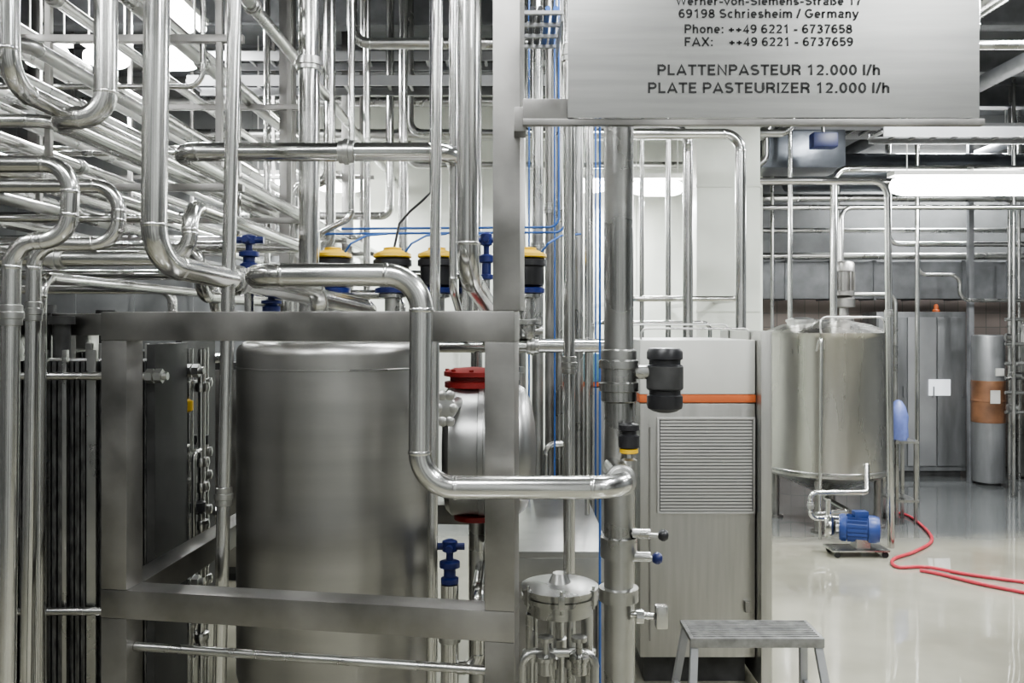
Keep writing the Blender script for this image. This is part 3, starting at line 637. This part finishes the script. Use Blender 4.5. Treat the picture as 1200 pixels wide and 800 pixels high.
# ---------------- step stool
st=thing('step_stool',(.96,3.45,0),'worn aluminium step stool with ribbed tread and slanted legs','step stool')
zt_=.495; xa,xb=.685,1.20; ya,yb=3.28,3.48
m=M(); m.box(((xa+xb)/2,(ya+yb)/2,zt_-.008),(xb-xa,yb-ya,.016),bevel=.002)
for i in range(9): m.box(((xa+xb)/2,ya+.015+i*.021,zt_+.001),(xb-xa-.03,.006,.004))
m.box(((xa+xb)/2,ya,zt_-.018),(xb-xa,.012,.036),bevel=.003); m.make('tread',STOOLT,parent=st)
for x,sx in ((xa+.02,-1),(xb-.02,1)):
    for y,sy in ((ya+.02,-1),(yb-.02,1)):
        m=M(); m.beam((x,y,zt_-.02),(x+sx*.05,y+sy*.14,0.0),.03,.025,.003); m.make('leg',LGREY,parent=st)
    m=M(); m.beam((x+sx*.03,ya-.05,.22),(x+sx*.03,yb+.05,.22),.02,.03,.002); m.make('brace',LGREY,parent=st)
m=M(); m.box(((xa+xb)/2,ya-.03,.25),(xb-xa+.02,.1,.02),bevel=.003); m.make('lower_tread',LGREY,parent=st)
# ---------------- right tank
tc=Vector((2.70,7.35,0)); R=.505
tk=thing('storage_tank',tc,'large round stainless mixing tank on legs with agitator','tank')
zb=Z(562,6.85); ztp=Z(390,7.0)
prof=[(.05,zb-.20),(.12,zb-.18),(R-.05,zb-.03),(R-.015,zb-.012),(R,zb),(R,zb+.6),(R,ztp-.05),(R+.012,ztp-.012),(R+.018,ztp),(R-.01,ztp+.012),(R-.15,ztp+.07),(.15,ztp+.11),(.05,ztp+.115)]
M().lathe(prof,tc,n=72).make('tank_body',TANKL,parent=tk)
M().lathe([(R+.001,zb+.02),(R+.006,zb+.025),(R+.006,zb+.04),(R+.001,zb+.045)],tc,n=72,cap=False).make('base_band',STEEL2,parent=tk)
for i in range(4):
    th=math.pi/4+i*math.pi/2+.3; q=tc+Vector((math.cos(th),math.sin(th),0))*(R-.09)
    m=M(); m.cyl((q.x,q.y,0.02),(q.x,q.y,zb-.03),.03); m.cyl((q.x,q.y,0),(q.x,q.y,.02),.06); m.make('leg',FRAME,parent=tk)
q=tc+Vector((.16,0,ztp+.09))
m=M(); m.lathe([(.08,0),(.08,.03),(.04,.05),(.04,.12),(.09,.13),(.09,.2),(.06,.22)],q); m.make('gearbox',FRAME,parent=tk)
m=M(); m.lathe([(.06,.22),(.085,.23),(.085,.26),(.075,.265),(.075,.43),(.085,.435),(.085,.5),(.07,.52),(.02,.525)],q)
for i in range(14):
    th=i*2*math.pi/14; m.box(q+Vector((math.cos(th)*.08,math.sin(th)*.08,.35)),(.02,.005,.16),Matrix.Rotation(th,3,'Z'))
m.make('agitator_motor',FRAME,parent=tk)
m=M(); m.lathe([(.12,0),(.12,.05),(.13,.05),(.13,.07),(.05,.09)],tc+Vector((-.24,-.1,ztp+.04))); m.make('manhole',STEEL2,parent=tk)
m=M(); m.tube([tc+Vector((0,0,zb-.18)),tc+Vector((0,0,.2)),tc+Vector((0,-.5,.2)),tc+Vector((-.3,-.62,.2))],.025,.06); m.make('outlet_pipe',STEEL,parent=tk)
m=M(); m.tube([(tc.x+R*.7,tc.y-R*.7,ztp),(tc.x+R*.7,tc.y-R*.7,ztp+.13),(tc.x-R*.4,tc.y-R*.88,ztp+.13),(tc.x-R*.4,tc.y-R*.88,ztp)],.008,.05); m.make('top_handrail',STEEL2,parent=tk)
d=6.75
pipe([(X(963,d),6.86,ztp-.14),P(963,388,d),P(961,606,d),(X(961,d),d,0)],.012,.03,'thin stainless pipe down the front of the tank')
pipe([P(1016,545,6.87),P(1016,577,6.6),P(950,577,6.6),P(950,607,6.6),P(1012,607,6.6),(X(1012,6.6),6.6,0)],.02,.05,'stainless return pipe beside the blue pump',unions=[(2,.5)])
pipe([(1.76,6.5,Z(212,6.5)),P(1040,212,6.5),P(1044,600,6.5),(X(1044,6.5),6.5,0)],.026,.12,'stainless pipe curving down beside the storage tank',unions=[(1,.4)])
pipe([(5.6,7.25,CEIL),(5.6,7.25,Z(198,7.25)),P(977,198,7.25),(X(977,7.25),7.25,ztp+.09)],.03,.12,'stainless pipe dropping onto the storage tank',unions=[(1,.6)])
pipe([(5.3,7.45,CEIL),(5.3,7.45,Z(243,7.45)),P(986,243,7.45),(X(986,7.45),7.45,ztp+.08)],.02,.1,'stainless pipe dropping onto the storage tank')
pipe([top(926,7.3),(X(926,7.3),7.3,ztp+.04)],.02,.1,'vertical stainless pipe above the tank rim')
pipe([(X(1075,8.0),8.0,CEIL),(X(1075,8.0),8.0,0)],.02,.1,'slim vertical stainless pipe')
for v,dd,r in ((213,8.15,.03),(243,8.25,.025),(270,9.6,.03),(300,9.5,.04),(232,8.75,.04)):
    pipe([(2.35,dd,Z(v,dd)),(7.4,dd,Z(v,dd))],r,.05,'level stainless pipe across the rear hall',m=STEEL2,group='rear hall pipes')
pipe([(4.1,9.3,CEIL),(4.1,9.3,Z(286,9.3)),(7.4,9.3,Z(286,9.3))],.03,.12,'stainless pipe turning along the rear hall',m=STEEL,group='rear hall pipes')
pipe([(4.3,9.05,CEIL),(4.3,9.05,Z(322,9.05)),(4.75,9.05,Z(322,9.05)),(4.75,9.05,Z(352,9.05)),(7.4,9.05,Z(352,9.05))],.02,.1,'stainless pipe stepping down along the rear hall',m=STEEL2,group='rear hall pipes')
pipe([(3.4,8.9,CEIL),(3.4,8.9,Z(345,8.9)),(4.0,8.9,Z(345,8.9)),(4.0,8.9,0)],.022,.1,'stainless drop pipe with offset in the rear hall',m=STEEL2)
for u,dd in ((905,8.6),(1183,8.9),(1194,9.25),(1188,8.4)):
    pipe([(X(u,dd),dd,CEIL),(X(u,dd),dd,0)],.018,.05,'vertical stainless pipe in the rear hall',m=STEEL2,group='rear vertical pipes')
for z in (.8,1.0,1.15,1.3,1.5,1.75): pipe([(X(1178,8.75),8.75,z),(7.4,8.75,z)],.018,.05,'level stainless pipe across the rear hall',m=STEEL2,group='rear hall pipes')
for u,v in ((1184,395),(1190,440),(1186,478)):
    q=P(u,v,8.72); e=thing('rear_valve',q,'small stainless valve on the rear pipework','valve','rear valves')
    m=M(); m.lathe([(.02,-.05),(.04,-.045),(.04,.045),(.02,.05)],q,(1,0,0),20); m.make('valve_body',STEEL2,parent=e)
    m=M(); m.cyl(q,offs(q,0,0,.1),.008,n=10); m.cyl(offs(q,0,0,.1),offs(q,0,0,.12),.035,n=16); m.make('hand_wheel',FRAME,parent=e)
# blue pump
pc=P(1008,619,6.3)
pu=thing('transfer_pump',(pc.x,6.3,0),'blue electric transfer pump on a small base plate','pump')
m=M(); ax=Vector((1,-.35,0)).normalized()
m.lathe([(.03,-.15),(.09,-.145),(.1,-.13),(.1,-.10),(.085,-.095),(.085,.05),(.1,.055),(.1,.10),(.09,.13),(.03,.14)],pc,ax,28)
for i in range(18):
    th=i*2*math.pi/18; up=Vector((0,0,1)); sd=ax.cross(up).normalized(); dirv=sd*math.cos(th)+up*math.sin(th)
    m.beam(pc+dirv*.09-ax*.09,pc+dirv*.09+ax*.045,.005,.02,0)
m.box(pc+Vector((0,0,.1)),(.1,.07,.06),bevel=.005); m.make('motor',PUMPB,parent=pu)
m=M(); m.lathe([(.03,0),(.08,.005),(.09,.02),(.09,.05),(.07,.065),(.03,.075)],pc+ax*-.25,ax,28); m.cyl(pc-ax*.17,pc-ax*.14,.05); m.cyl(pc-ax*.22+Vector((0,0,.08)),pc-ax*.22+Vector((0,0,.2)),.02); m.make('pump_head',STEEL,parent=pu)
m=M(); m.box((pc.x-.03,6.3,.05),(.42,.2,.015),bevel=.003); m.box((pc.x,6.3,.09),(.1,.12,.08)); m.make('base_plate',STEEL2,parent=pu)
for dx in (-.2,.15):
    for dy in (-.08,.08): M().cyl((pc.x+dx,6.29+dy,.022),(pc.x+dx,6.31+dy,.022),.022,n=16).make('foot',BLACK,parent=pu)
ct=thing('service_trolley',(3.2,7.2,0),'small steel trolley carrying a blue sack','trolley')
m=M()
for x in (3.27,3.43):
    for y in (7.25,7.5): m.beam((x,y,0),(x,y,.72),.025,.025,.002)
for z in (.2,.70): m.box((3.35,7.375,z),(.2,.29,.02))
m.make('trolley_frame',STEEL2,parent=ct)
m=M(); m.lathe([(.07,0),(.085,.03),(.08,.12),(.085,.2),(.06,.28),(.03,.33),(.01,.34)],(3.33,7.36,.71),n=14)
m.make('blue_sack',mat('blue_sack',(.12,.155,.36),.4,0,noise=.2,scale=12,bump=.6),parent=ct,label='crumpled blue plastic sack')
hp=[(1040,600),(1062,603),(1082,617),(1092,633),(1072,646),(1047,655),(1052,664),(1085,664),(1130,672),(1180,679),(1240,687),(1330,705)]
hp=[G(u,v,.014) for u,v in hp]
def catmull(p,k=8):
    o=[]; q=[p[0]]+p+[p[-1]]
    for i in range(1,len(q)-2):
        for j in range(k):
            t=j/k; a,b,c,d_=q[i-1],q[i],q[i+1],q[i+2]
            o.append(.5*((2*b)+(c-a)*t+(2*a-5*b+4*c-d_)*t*t+(3*b-a-3*c+d_)*t**3))
    o.append(p[-1]); return o
M().sweep(catmull(hp),.012,12).make('red_hose',HOSE,label='red rubber hose snaking across the wet floor',category='hose')
hp=[G(u,v,.014) for u,v in [(1078,668),(1100,672),(1150,684),(1200,694),(1280,712)]]
M().sweep(catmull(hp),.012,12).make('red_hose',HOSE,label='second strand of red hose on the floor',category='hose')
# rear equipment
rc=thing('rear_cabinet',(4.6,9.7,0),'wide dull metal switch cabinet with small white notice','cabinet')
m=M(); m.box((4.58,9.75,.95),(1.0,.4,1.78),bevel=.01); m.make('cabinet_body',DULLG,parent=rc)
for x in (4.25,4.58,4.91):
    m=M(); m.box((x,9.54,.95),(.315,.02,1.66),bevel=.004); m.box((x+.12,9.52,.95),(.015,.03,.12)); m.make('door',DULLG if x!=4.58 else LGREY,parent=rc)
m=M(); m.box((X(1102,9.5),9.52,Z(454,9.5)),(.24,.014,.18)); m.make('notice',mat('notice_white_glow',(.85,.88,.92),.5,0,emit=.3),parent=rc)  # white notice given a faint emission so it looks brighter
m=M(); m.box((4.58,9.75,.03),(.9,.36,.06)); m.make('plinth',DARKM,parent=rc)
m=M(); m.lathe([(.04,0),(.04,.02),(.025,.03),(.025,.07),(.01,.09)],(X(1098,9.6),9.62,1.84)); m.make('warning_lamp',ORG,parent=rc)
pb=M(); pb.box((X(1137,9.2),9.2,CEIL/2),(.055,.055,CEIL),bevel=.004); pb.make('steel_column',BEAM,label='slim dark painted steel column reaching the ceiling',category='column')
x,y=X(1158,9.1),9.1
dr=thing('upright_vessel',(x,y,0),'upright dull vessel with brown wrap and paper labels','vessel')
M().lathe([(.1,.02),(.15,.03),(.16,.06),(.16,1.56),(.155,1.58),(.13,1.59)],(x,y,0),n=36).make('vessel_body',DULLG,parent=dr)
M().lathe([(.161,.66),(.165,.665),(.165,.88),(.170,.885),(.170,.90),(.165,.905),(.165,1.10),(.161,1.105)],(x,y,0),n=36,cap=False).make('band',BROWN,parent=dr)
m=M(); m.box((x-.02,y-.170,.94),(.10,.01,.14)); m.make('paper_label',HEAD,parent=dr)
m=M(); m.box((x+.03,y-.166,1.20),(.09,.01,.08)); m.make('paper_label',HEAD,parent=dr)
m=M(); m.lathe([(.12,0),(.12,.03)],(x,y,0)); m.make('base',DARKM,parent=dr)
x=5.75;dr=thing('upright_vessel',(x,9.5,0),'tall plain steel vessel standing by the rear wall','vessel')
M().lathe([(.1,.02),(.17,.03),(.18,.06),(.18,1.7),(.15,1.76),(.06,1.78)],(x,9.5,0),n=36).make('vessel_body',STEEL2,parent=dr)
m=M(); m.box((4.85,9.85,2.2),(4.9,.4,.42),bevel=.01)
for i in range(10): m.box((2.6+i*.5,9.85,2.2),(.03,.43,.45))
for x in (2.8,6.6): m.cyl((x,9.85,2.4),(x,9.85,CEIL),.01,n=8)
m.make('air_duct',BEAM,label='grey rectangular air duct across the rear wall',category='duct')
m=M(); m.box((2.55,7.7,3.24),(.75,.45,.34),bevel=.02); m.cyl((2.3,7.7,3.4),(2.3,7.7,CEIL),.01,n=8); m.cyl((2.8,7.7,3.4),(2.8,7.7,CEIL),.01,n=8)
m.make('ventilation_duct',DUCT,label='dark foil-wrapped ventilation duct hanging from the ceiling',category='duct')
m=M(); m.lathe([(.2,-.0),(.2,4.4)],(2.9,9.0,3.3),(1,0,0),28); m.cyl((3.4,9,3.4),(3.4,9,CEIL),.01,n=8); m.cyl((6.6,9,3.4),(6.6,9,CEIL),.01,n=8); m.make('ventilation_duct',DUCT,label='round glossy ventilation duct below the ceiling',category='duct')
q=P(965,165,7.0); e=thing('blue_junction_box',(q.x,7.0,q.z),'blue electrical unit under the ceiling duct','junction box')
m=M(); m.box(q,(.20,.12,.12),bevel=.01); m.make('box_body',BLUE,parent=e); m=M(); m.cyl(offs(q,0,0,.06),(q.x,7.0,CEIL),.012,n=10); m.make('hanger',STEEL2,parent=e)
# ---------------- lamps
def lamp(c,L,power,ax='X',label='fluorescent strip lamp hanging under the ceiling',glow=0):
    c=Vector(c); e=thing('strip_lamp',c,label,'lamp','strip lamps')
    W=.16 if not glow else glow*.9
    s=(L,W,.04) if ax=='X' else (W,L,.04); hz=.06 if not glow else glow/2+.02
    m=M(); m.box(offs(c,0,0,hz),s,bevel=.005)
    for t in (-.4,.4):
        q=offs(c,L*t if ax=='X' else 0,0 if ax=='X' else L*t,.08); m.cyl(q,(q.x,q.y,CEIL),.006,n=8)
    m.make('lamp_housing',WHITE,parent=e)
    v=Vector((1,0,0)) if ax=='X' else Vector((0,1,0)); sd=Vector((0,1,0)) if ax=='X' else Vector((1,0,0))
    m=M()
    if glow:  # shell made wider than the tubes to imitate their bloom
        k=min(.12,L*.3)
        m.lathe([(glow*.15,-L/2),(glow*.34,-L/2+k*.15),(glow*.45,-L/2+k*.5),(glow*.5,-L/2+k),(glow*.5,L/2-k),(glow*.45,L/2-k*.5),(glow*.34,L/2-k*.15),(glow*.15,L/2)],c,v,20)
        m.make('lamp_glow',GLOW,parent=e)
    else:
        for k in (-.045,.045): m.cyl(c+sd*k-v*(L/2-.03),c+sd*k+v*(L/2-.03),.03,n=12)
        m.make('lamp_tube',LAMP,parent=e)
    if power:
        ld=bpy.data.lights.new('lamp_light','AREA'); ld.shape='RECTANGLE'; ld.size=L if ax=='X' else .2; ld.size_y=.2 if ax=='X' else L
        ld.energy=power; ld.color=(.965,.99,1.0); lo=bpy.data.objects.new('lamp_light',ld); COL.objects.link(lo); lo.parent=e; lo.location=(0,0,-.05-glow/2)
for u,v,dd,L,df in ((1140,218,7.0,1.35,.16),(770,220,6.6,.40,.13),(688,218,7.6,.36,.12),(400,216,7.4,.42,.14),(55,66,5.2,.26,.14),(125,68,5.35,.28,.14),(205,70,5.15,.30,.13),(322,214,7.4,.36,.12)):
    lamp(P(u,v,dd),L,26,glow=df,label='fluorescent lamp with shell widened to imitate its glow, below the ceiling')
for x,y,ax,pw in ((-3.2,1.2,'Y',36),(-.5,.6,'X',42),(2.2,1.6,'Y',45),(.5,3.5,'X',40),(3.4,4.9,'Y',75),(5.8,5.2,'Y',75),(2.6,-.6,'X',28),(-2.2,-.6,'X',34),(5.0,9.55,'X',70),(-2.3,5.6,'Y',36)):  # fill lamps added to light the hall, nearly all out of view
    lamp((x,y,3.85),1.3,pw,ax,'added fluorescent fill lamp high under the ceiling')
w=bpy.data.worlds.new('World'); sc.world=w; w.use_nodes=True
w.node_tree.nodes['Background'].inputs[0].default_value=(.75,.82,.9,1); w.node_tree.nodes['Background'].inputs[1].default_value=.2
cd=bpy.data.cameras.new('Camera'); cd.sensor_width=36; cd.lens=30; cd.shift_y=-20/1200; cd.clip_start=.05
co=bpy.data.objects.new('Camera',cd); COL.objects.link(co); co.location=(0,0,1.7); co.rotation_euler=(math.pi/2,0,0); sc.camera=co
sc.view_settings.view_transform='AgX'
try: sc.view_settings.look='AgX - Medium High Contrast'
except Exception: pass
sc.view_settings.exposure=.9
